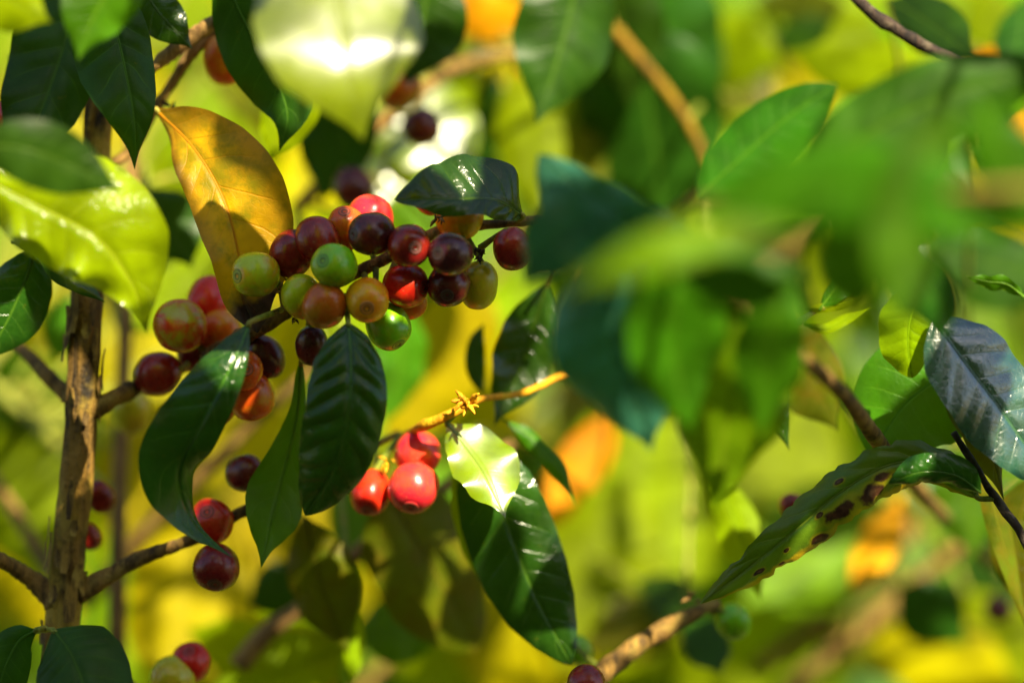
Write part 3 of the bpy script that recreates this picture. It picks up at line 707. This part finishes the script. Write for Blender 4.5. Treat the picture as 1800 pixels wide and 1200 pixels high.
lc([(1412, 570, .02), (1450, 578, .02), (1490, 560, .02), (1530, 540, .02)], 10, 12, M_LIME, 20, -.2, .1)
branch(Cp, [(1120, 470, -.12), (1240, 505, -.12), (1360, 590, -.10), (1480, 690, -.06), (1570, 810, .04), (1690, 940, .20), (1770, 1005, .24), (1900, 1090, .22), (2650, 1500, .10)], [7, 12, 14, 14, 13, 13, 13, 13, 14], B_TWIG, 'blurred brown branch slanting behind the hanging teal leaves', 80)
branch(Cp, [(1365, 596, -.08), (1395, 572, -.02), (1425, 552, .02), (1450, 540, .02)], [6, 7, 7, 4], B_GREEN, None, 30)
lc([(1440, 545, .02), (1470, 505, .02), (1500, 470, .02), (1530, 440, .02)], 26, 16, M_GREEN, 20, -.2, .1)
branch(Cp, [(1500, -10, .03), (1540, 30, .03), (1580, 55, .03), (1640, 90, .03), (1720, 120, .03), (1900, 170, .05), (2600, 250, .09)], [10, 9, 9, 9, 8, 8, 10], B_DARK, 'dark twig at the top edge', 70, 12, .35, [(.05, .4, .01), (.10, .4, .01)])

# branch low in the middle, with the sharp cherry at the bottom edge
branch(A, [(100, 1950, .035), (480, 1640, .03), (850, 1320, .035), (1040, 1195, .045), (1130, 1128, .05), (1225, 1075, .055), (1262, 1060, .06)], [13, 12, 11, 12, 16, 20, 9], B_TWIG, 'brown branch at bottom centre with a sunlit patch', 90, 12, .25, [(.93, .3, .02)])
scraps(A, 1218, 1048, .05, 5, 22, B_TAN, 31)
cherry(A, 1030, 1202, -.002, 33, 'dred', (.2, .8), 1.0, 'dark red cherry cut by the bottom edge', (1040, 1230, .03), -1)
cherry(A, 1289, 1091, .06, 30, 'green', (.5, .6), 1.0, 'blurred green cherry on the bottom centre branch', (1250, 1075, .06), -1)
cherry(A, 1016, 1142, .07, 24, 'green', (.5, .6), 1.2, None, (1060, 1180, .05), -1)
cherry(Cp, 1394, 890, .07, 22, 'dred', (.5, .6), 1.2, None, (1420, 930, .07), -1, False)
# ------------------------------------------------------------------ three coffee plants behind, out of focus
D = plant('coffee_plant', 'out-of-focus yellow-green coffee plant behind the trunk at the left', (-.15, .14, 0), 'coffee plants behind the fruiting one')
E = plant('coffee_plant', 'out-of-focus coffee plant behind the centre with orange and dark leaves', (.02, .55, 0), 'coffee plants behind the fruiting one')
F = plant('coffee_plant', 'out-of-focus coffee plant behind the right half with slanting grey stems', (.34, .55, 0), 'coffee plants behind the fruiting one')
STEMS = {}
def stem(pl, pts, radii, mat, label=None, name='branch'):
    STEMS.setdefault(pl, [])
    P, _ = spline([at(*p) for p in pts], 24); STEMS[pl] += P
    return branch(pl, pts, radii, mat, label, 36, 9, .15, (), name)
def upright(pl, x, y, lean, r):
    b = Vector((x, y, -.02)); t = Vector((x + lean, y, 2.0))
    P, _ = spline([b, b.lerp(t, .5) + Vector((.01, 0, 0)), t], 60); STEMS.setdefault(pl, []); STEMS[pl] += P
    return put('trunk', tube_geometry([b, b.lerp(t, .5) + Vector((.01, 0, 0)), t], [r, r * .8, r * .4], 50, 12, .12, 5, (), .1), B_TRUNK, pl)
upright(E, .02, .55, .03, .010); upright(F, .34, .55, -.05, .011)
stem(D, [(198, 6200, .14), (200, 3000, .14), (205, 1200, .14), (208, 900, .14), (215, 700, .14), (222, 540, .14), (230, 300, .14), (240, -200, .14)], [32, 30, 26, 24, 22, 18, 14, 8], B_TAN, 'blurred pale second stem right behind the trunk', 'trunk')
stem(D, [(150, 1060, .2), (250, 940, .18), (360, 830, .16), (470, 720, .15), (560, 640, .15)], [16, 14, 13, 10, 8], B_TWIG)
stem(D, [(-40, 800, .2), (20, 890, .18), (80, 990, .16), (110, 1050, .14)], [12, 12, 12, 12], B_TWIG)
stem(D, [(-30, 660, .25), (60, 740, .25), (120, 800, .22), (205, 880, .14)], [10, 10, 10, 10], B_GREEN)
stem(D, [(420, 1170, .12), (470, 1110, .12), (540, 1060, .12), (640, 960, .12), (760, 870, .12), (900, 780, .13)], [20, 16, 14, 12, 11, 8], B_TAN)
stem(E, [(520, 370, .16), (600, 285, .16), (690, 200, .16), (800, 120, .18), (910, 90, .2)], [13, 14, 14, 12, 10], B_TWIG, 'blurred brown branch rising behind the top of the cluster')
stem(E, [(1250, 300, .17), (1200, 200, .17), (1130, 110, .17), (1060, 30, .17), (980, -60, .12)], [9, 10, 11, 10, 9], B_OCHRE)
stem(E, [(700, 620, .4), (800, 560, .4), (930, 400, .45), (1000, 250, .5), (1080, 100, .5)], [9, 9, 9, 9, 8], B_TWIG)
stem(E, [(560, 1300, .3), (700, 1150, .3), (850, 1050, .32), (1100, 950, .36), (1250, 800, .4)], [12, 12, 12, 12, 10], B_TWIG)
stem(F, [(1360, 1230, .3), (1460, 1150, .3), (1580, 1050, .3), (1690, 950, .3), (1850, 830, .32)], [16, 16, 15, 14, 12], B_TWIG, 'blurred grey stem slanting up at the lower right')
stem(F, [(1330, 1180, .34), (1430, 1100, .34), (1540, 1000, .34), (1620, 900, .34)], [16, 17, 17, 14], B_TWIG)
stem(F, [(1300, 520, .5), (1500, 300, .5), (1650, 150, .5), (1800, 50, .5)], [10, 10, 10, 9], B_TWIG)

def quick(pl, px, py, ang, ln, hw, d, m, roll=0, pitch=0.0, label=None, cup=-.15, tab=PROFILE, face=None):
    """leaf centred on a photo position: angle in the picture (0 right, 90 down), pitch > 0 brings the tip forward"""
    a = math.radians(ang); dx, dy = math.cos(a), math.sin(a)
    pts = []
    for t in (-.5, -.17, .17, .5):
        bend = .10 * ln * (t * t - .1)
        pts.append((px + dx * ln * t - dy * bend, py + dy * ln * t + dx * bend, d - pitch * t * ln * unit(d)))
    o = leaf(pl, pts, hw, hw, m, roll, cup, .08, .02, label, tab=tab, face=face)
    # a twig from the leaf's base to the nearest stem of its plant
    b = at(*pts[0]); near = min(STEMS[pl], key=lambda q: (q - b).length)
    if (near - b).length > .004:
        mid = b.lerp(near, .5) + Vector((0, .02, .01))
        put('petiole', tube_geometry([near, mid, b], [.0016, .0013, .0011], 10, 6), B_GREEN, o)
    return o
q = quick
# left
q(D, 320, 480, 130, 300, 90, .16, 'l', 0, .3); q(D, 400, 300, 100, 200, 70, .25, 'l'); q(D, 300, 300, 80, 220, 60, .35, 'l')
q(D, 60, 700, 200, 260, 80, .3, 'g', 20); q(D, 50, 880, 80, 330, 100, .3, 'l', 0, .3); q(D, 60, 1020, 60, 250, 80, .4, 'y')
q(D, 260, 850, 100, 320, 100, .26, 'y', 0, .3); q(D, 330, 1080, 95, 330, 110, .22, 'y', 0, .35, 'blurred bright yellow-green leaf under the lower cherries', tab=BLUNT)
q(D, 480, 1000, 120, 240, 70, .3, 'y', 0, .3); q(D, 490, 1035, 150, 130, 50, .16, 'd'); q(D, 420, 760, 130, 240, 80, .35, 'y', 0, .3)
q(D, 520, 620, 110, 200, 60, .3, 'y'); q(D, 110, 580, 100, 120, 34, .14, 'g'); q(D, 215, 620, 90, 260, 90, .4, 'y', 0, .3)
q(D, 420, 1140, 200, 200, 60, .18, 'l', 20); q(D, 505, 1175, 160, 220, 70, .13, 'l', 0, .3); q(D, 570, 1180, 95, 140, 22, .14, 'r')
q(D, 300, 400, 60, 160, 60, .10, 'd', 0, 0, 'blurred dark leaf behind the yellowing one'); q(D, 130, 760, 70, 220, 70, .45, 'l')
q(D, 350, 230, 100, 200, 60, .35, 'l', 0, .3); q(D, 440, 130, 110, 220, 70, .4, 'o'); q(D, 520, 500, 80, 200, 70, .45, 'y')
# top centre
q(E, 520, 225, 130, 170, 24, .06, 'l', 20, .2, 'narrow lit leaf under the dark teal one'); q(E, 475, 235, 80, 100, 18, .07, 'l')
q(E, 560, 300, 120, 200, 70, .28, 'y', 0, .3); q(E, 590, 240, 100, 240, 70, .14, 'd'); q(E, 640, 60, 90, 260, 90, .1, 'd')
q(E, 740, 40, 100, 220, 80, .09, 'd'); q(E, 850, 25, 190, 180, 46, .22, 'r', 0, .35, 'blurred orange-yellow leaf at the top edge')
q(E, 775, 100, 130, 150, 48, .24, 'l', 0, .4); q(E, 800, 155, 40, 110, 42, .24, 'l', 0, .4); q(E, 865, 140, 100, 120, 36, .25, 'y', 0, .4)
q(E, 752, 225, 60, 200, 92, .2, 'w', 0, .35, 'blurred pale sunlit leaf behind the small dark cherry', tab=BLUNT, face=HALF); q(E, 690, 300, 110, 160, 46, .2, 'w', 0, .35, face=HALF)
q(E, 930, 250, 80, 260, 62, .2, 'l', 0, .35); q(E, 860, 230, 95, 220, 40, .24, 'd'); q(E, 960, 330, 100, 160, 60, .3, 'l', 0, .3)
q(E, 990, 60, 105, 330, 92, .10, M_MATT, 14, .1, 'broad blurred green leaf hanging from the top edge', tab=PROFILE)
q(E, 1140, 215, 80, 340, 130, .21, 'd', -10, -.3, 'broad dark green blurred leaf at top centre', tab=BLUNT); q(E, 1180, 70, 60, 320, 110, .22, 'd', 20, -.5); q(E, 1090, 60, 80, 260, 80, .18, 'd', 0, -.4)
q(E, 1290, 90, 10, 180, 70, .3, 'l', 0, .4); q(E, 1310, 170, 80, 180, 56, .34, 'o', 0, .4); q(E, 1285, 270, 110, 170, 60, .28, 'l', 0, .4)
q(E, 1030, 260, 90, 200, 50, .22, 'o'); q(E, 1080, 320, 40, 200, 60, .4, 'd')
# centre
q(E, 770, 640, 120, 320, 82, .22, 'y', 0, .1, 'blurred ochre yellow leaf below the cluster', tab=BLUNT); q(E, 700, 640, 100, 220, 60, .16, 'g', 30); q(E, 760, 560, 60, 150, 40, .3, 'd')
q(E, 640, 930, 60, 220, 70, .3, 'g', 0, .3); q(E, 760, 1000, 60, 330, 110, .1, 'o', 25, -.4, 'blurred dark olive leaf below the three sunlit cherries', tab=BLUNT)
q(E, 700, 1105, 170, 170, 60, .14, 'g', 0, .5); q(E, 1020, 815, 125, 220, 44, .22, 'r', 0, .35, 'blurred orange leaf right of the white-hot one')
q(E, 985, 865, 110, 150, 36, .24, 'r', 0, .35)
q(E, 1130, 880, 100, 460, 170, .33, 'l', 0, .4); q(E, 1050, 1010, 110, 360, 120, .30, 'l', 0, .3); q(E, 1220, 980, 60, 320, 110, .5, 'f', 0, .3)
q(E, 1120, 1100, 160, 220, 60, .25, 'o', 10, .2); q(E, 1180, 1055, 30, 140, 44, .24, 'd', 0, .9); q(E, 1240, 1130, 60, 130, 42, .14, 'd', 0, .9)
q(E, 930, 1130, 30, 360, 120, .3, 'y', 0, .4); q(E, 1010, 720, 160, 240, 70, .4, 'o', 0, .4); q(E, 1230, 780, 100, 380, 130, .46, 'l', 0, .4)
q(E, 1060, 1160, 10, 260, 60, .3, 'l', 0, .4); q(E, 800, 1150, 40, 280, 100, .34, 'l', 0, .3); q(E, 620, 1130, 90, 160, 20, .08, 'l', 0, .2)
q(E, 620, 440, 60, 200, 70, .5, 'l'); q(E, 900, 560, 90, 200, 70, .4, 'l', 0, .3); q(E, 1300, 940, 70, 240, 40, .08, 'l', 0, .3)
q(E, 860, 700, 60, 200, 60, .4, 'y')
# right
q(F, 1470, 760, 20, 380, 130, .52, 'f', 0, .4); q(F, 1360, 830, 120, 360, 120, .42, 'l', 0, .4); q(F, 1440, 960, 140, 340, 110, .31, 'f', 0, .45)
q(F, 1540, 960, 118, 200, 36, .22, 'r', 0, .35, 'blurred glowing orange leaf at the lower right'); q(F, 1640, 1080, 40, 160, 62, .25, 'd', 0, -.2, 'blurred dark teal leaf at the lower right')
q(F, 1700, 880, 80, 200, 70, .16, 'g', 20); q(F, 1480, 1060, 160, 260, 70, .4, 'o', 0, .3); q(F, 1660, 1160, 20, 300, 80, .3, 'y', 0, .4)
q(F, 1760, 1140, 60, 240, 80, .3, 'l', 0, .4); q(F, 1360, 1130, 60, 260, 80, .34, 'l', 0, .4); q(F, 1560, 1140, 10, 220, 60, .4, 'o', 0, .2)
q(F, 1480, 600, 60, 260, 100, .62, 'l', 0, .8); q(F, 1480, 470, 100, 170, 56, .5, 'l', 0, .8); q(F, 1420, 660, 60, 220, 70, .06, 'o', 20, -.3)
q(F, 1750, 470, 20, 280, 80, .2, 'd', 20, -.4); q(F, 1530, 120, 190, 300, 62, .2, 'l', 0, .4, 'blurred lime leaf under the dark twig'); q(F, 1500, 80, 80, 150, 50, .22, 'l', 0, .4)
q(F, 1640, 50, 35, 190, 52, .1, 'd', 0, 1.3, 'blurred pale blue shining leaf at the top edge'); q(F, 1440, 75, 10, 170, 44, .24, 'd', 0, .4); q(F, 1420, 15, 10, 200, 40, .34, 'o', 0, .8)
q(F, 1740, 40, 80, 140, 50, .3, 'l', 0, .4); q(F, 1790, 70, 100, 150, 44, .14, 'd', 0, .9); q(F, 1770, 115, 10, 130, 30, .2, 'r', 0, .4); q(F, 1800, 240, 80, 90, 34, .2, 'r', 0, .4)
q(F, 1780, 300, 30, 160, 32, .08, 'd', 0, 1.2); q(F, 1760, 380, 70, 220, 60, .25, 'y', 0, .3); q(F, 1350, 60, 150, 240, 60, .36, 'l', 0, .4)
q(F, 1600, 250, 80, 200, 60, .1, 'd', 0, -.4); q(F, 1400, 160, 60, 220, 70, .4, 'y', 0, .3)
cherry(E, 741, 223, .12, 32, 'maroon', (.3, .5), 1.0, 'small blurred dark red cherry ringed by a pale leaf', (690, 200, .16), -1)
cherry(E, 698, 150, .10, 38, 'brownr', (.3, .5), 1.0, 'blurred brownish red cherry beside the white leaf', (720, 175, .16), -1)
cherry(E, 622, 330, .12, 35, 'maroon', (.3, .5), 1.0, 'blurred maroon cherry just above the cluster', (600, 285, .16), -1)
cherry(E, 930, 140, .22, 28, 'rorange', (.3, .5), 1.0, None, (910, 90, .2), -1)
cherry(F, 1755, 1070, .2, 23, 'maroon', (.3, .5), 1.0, 'blurred dark red cherry at the lower right border', (1760, 1000, .22), -1)
# filler leaves further back on the same plants
rnd = random.Random(11)
for pl, x0, x1, nx in ((D, -60, 560, 4), (E, 560, 1280, 5), (F, 1280, 1880, 4)):
    for i in range(nx):
        for j in range(7):
            q(pl, x0 + (x1 - x0) * (i + .5 + rnd.uniform(-.4, .4)) / nx, -80 + 1360 * (j + .5 + rnd.uniform(-.4, .4)) / 7, rnd.uniform(40, 140), rnd.uniform(380, 560), rnd.uniform(130, 180), rnd.uniform(.56, .72),
              rnd.choice('lllyyyyf' if pl is D else 'llfffgdy'), rnd.uniform(-20, 20), rnd.uniform(.1, .4), face=(SUN + Vector((rnd.uniform(-.5, .3), -.6, rnd.uniform(-.4, .1)))).normalized())
# ------------------------------------------------------------------ unseen overhead boughs, added to the near plant and shaped to shade the cluster
def behind_frame(P):
    """True while a world point lies inside the photograph's view (with a margin)"""
    k = (P.y + DIST) / DIST
    return k > 0 and abs(P.x) < .20 * k and abs(P.z - HEIGHT) < .135 * k
LIT = [  # photo position, radius, depth of what stands in the sun
    (595, 50, 165, -.098), (630, 190, 60, -.11), (150, 420, 150, -.05), (60, 400, 110, -.05), (235, 500, 70, -.04), (430, 412, 62, .004), (350, 300, 30, .01), (395, 335, 26, .006), (1600, 380, 130, -.26), (1400, 390, 110, -.26), (1550, 220, 130, -.12), (1700, 210, 90, -.12), (800, 225, 44, .2), (690, 295, 44, .2), (740, 285, 30, .2), (690, 225, 20, .2), (1100, 560, 90, -.16), (320, 205, 45, .02),
    (655, 362, 30, .0), (775, 385, 24, 0), (712, 515, 16, -.01), (700, 850, 95, .03), (740, 790, 60, .03), (860, 810, 85, .01),
    (800, 720, 50, .02), (985, 1090, 40, .03), (815, 930, 40, .05), (1130, 1125, 30, .05), (1600, 580, 60, -.012), (1770, 790, 45, -.016),
    (225, 310, 24, .05), (310, 90, 40, .03), (1150, 440, 120, -.28), (650, 1040, 26, .07), (40, 30, 60, -.08), (180, 40, 50, -.07), (960, 680, 60, .05),
    (560, 190, 40, .06), (697, 553, 14, 0), (480, 215, 30, .06), (940, 690, 50, .05),
    (1540, 900, 20, 0), (1400, 980, 20, 0), (300, 1080, 150, .22), (420, 780, 90, .3), (250, 860, 90, .3), (480, 980, 70, .3), (330, 480, 70, .16), (770, 640, 80, .22), (1540, 960, 60, .22), (1020, 815, 70, .22),  (1730, 960, 60, .03), (1480, 520, 50, .02)]
def sun_clear(P, half, ang_vec):
    """whether a leaf at P (half length / width) would darken something that the photo shows in the sun"""
    for (x, y, r, d) in LIT:
        c = at(x, y, d); t = (P - c).dot(SUN)
        if t <= 0: continue
        e = P - c - SUN * t
        a = e.dot(ang_vec); b = (e - ang_vec * a).length
        if (abs(a) / (half[0] + r * unit(d) * .9)) ** 2 + (b / (half[1] + r * unit(d) * .9)) ** 2 < 1: return False
    return True
bough_pts = [Vector((.60, -.28, 1.62)), Vector((.42, -.30, 1.66)), Vector((.25, -.31, 1.64)), Vector((.10, -.31, 1.66)), Vector((-.06, -.30, 1.64)), Vector((-.22, -.28, 1.60))]
bough2_pts = [Vector((.60, -.28, 1.50)), Vector((.44, -.34, 1.50)), Vector((.28, -.36, 1.47)), Vector((.14, -.35, 1.47)), Vector((0, -.34, 1.48)), Vector((-.16, -.32, 1.46))]
BOUGHS = []
for bp in (bough_pts, bough2_pts):
    put('branch', tube_geometry(bp, [.006, .005, .0045, .004, .003, .002], 60, 10, .15, 9), B_TWIG, B)
    BOUGHS += spline(bp, 60)[0]
SRIGHT = (Vector((1, 0, 0)) - SUN * SUN.x).normalized(); SDOWN = SUN.cross(SRIGHT)
if SDOWN.z > 0: SDOWN = -SDOWN
rs = random.Random(5); SHADES = []
LITP = [(at(x, y, d), r * unit(d) * .8) for x, y, r, d in LIT]
def inside(p, c, dv, half, grow):
    t = (c - p).dot(SUN)
    if t <= 0: return False
    e = c - p - SUN * t
    a = e.dot(dv); b = (e - dv * a).length
    return (a / (half[0] + grow)) ** 2 + (b / (half[1] + grow)) ** 2 < 1
def shade_zone(x0, x1, y0, y1, d, step, ta, tb, limit):
    """overhead leaves, largest first, until the zone is shaded but for what the photo shows in the sun"""
    pts = [at(x, y, d) for y in range(y0, y1 + 1, step) for x in range(x0, x1 + 1, step)]
    rs.shuffle(pts); made = 0
    pts = [p for p in pts if not any((p - q).length < r * 1.1 for q, r in LITP)]
    for p in pts:
        if made >= limit: break
        if any(inside(p, c, dv, (h[0] * .86, h[1] * .86), 0) for c, dv, h in SHADES): continue
        for tries in range(26):
            f = 1 - .7 * tries / 26
            half = (rs.uniform(190, 240) * f * unit(0), rs.uniform(82, 110) * f * unit(0))
            a = math.radians(rs.uniform(25, 155)); dv = SRIGHT * math.cos(a) + SDOWN * math.sin(a)
            side = SUN.cross(dv)
            c = p + SUN * rs.uniform(ta, tb) + dv * (rs.uniform(-.5, .5) * half[0]) + side * (rs.uniform(-.4, .4) * half[1])
            if any(inside(q, c, dv, half, r) for q, r in LITP): continue
            ends = [c + dv * (half[0] * s) for s in (-1.08, -.36, .36, 1.08)]
            if any(behind_frame(e) for e in ends) or behind_frame(c): continue
            ends[0] += SUN * .005; ends[3] -= SUN * .010
            _seed[0] += 1
            o = put('leaf', leaf_geometry(ends, half[1], half[1], rs.uniform(-12, 12), -.12, .05, .02, 16, 3, _seed[0], BLUNT, False, SUN), M_DARK, B)
            near = min(BOUGHS, key=lambda q: (q - ends[0]).length)
            put('petiole', tube_geometry([near, near.lerp(ends[0], .5) + Vector((0, 0, .012)), ends[0]], [.0018, .0013, .001], 8, 6), B_GREEN, o)
            SHADES.append((c, dv, half)); made += 1
            break
    print('SHADE', made)
shade_zone(200, 980, 230, 1000, .0, 26, .38, .50, 130)
shade_zone(0, 420, 0, 260, .02, 30, .30, .46, 30)
shade_zone(0, 260, 560, 1190, .03, 34, .42, .54, 30)
shade_zone(596, 650, 300, 360, .12, 20, .40, .60, 5)
shade_zone(718, 764, 200, 246, .14, 20, .40, .60, 4)
shade_zone(670, 725, 120, 180, .10, 20, .35, .55, 4)
shade_zone(0, 250, 1100, 1200, -.02, 24, .44, .60, 16)
shade_zone(1730, 1780, 1050, 1090, .2, 20, .6, .8, 3)
shade_zone(1260, 1700, 640, 1040, .0, 36, .38, .5, 40)
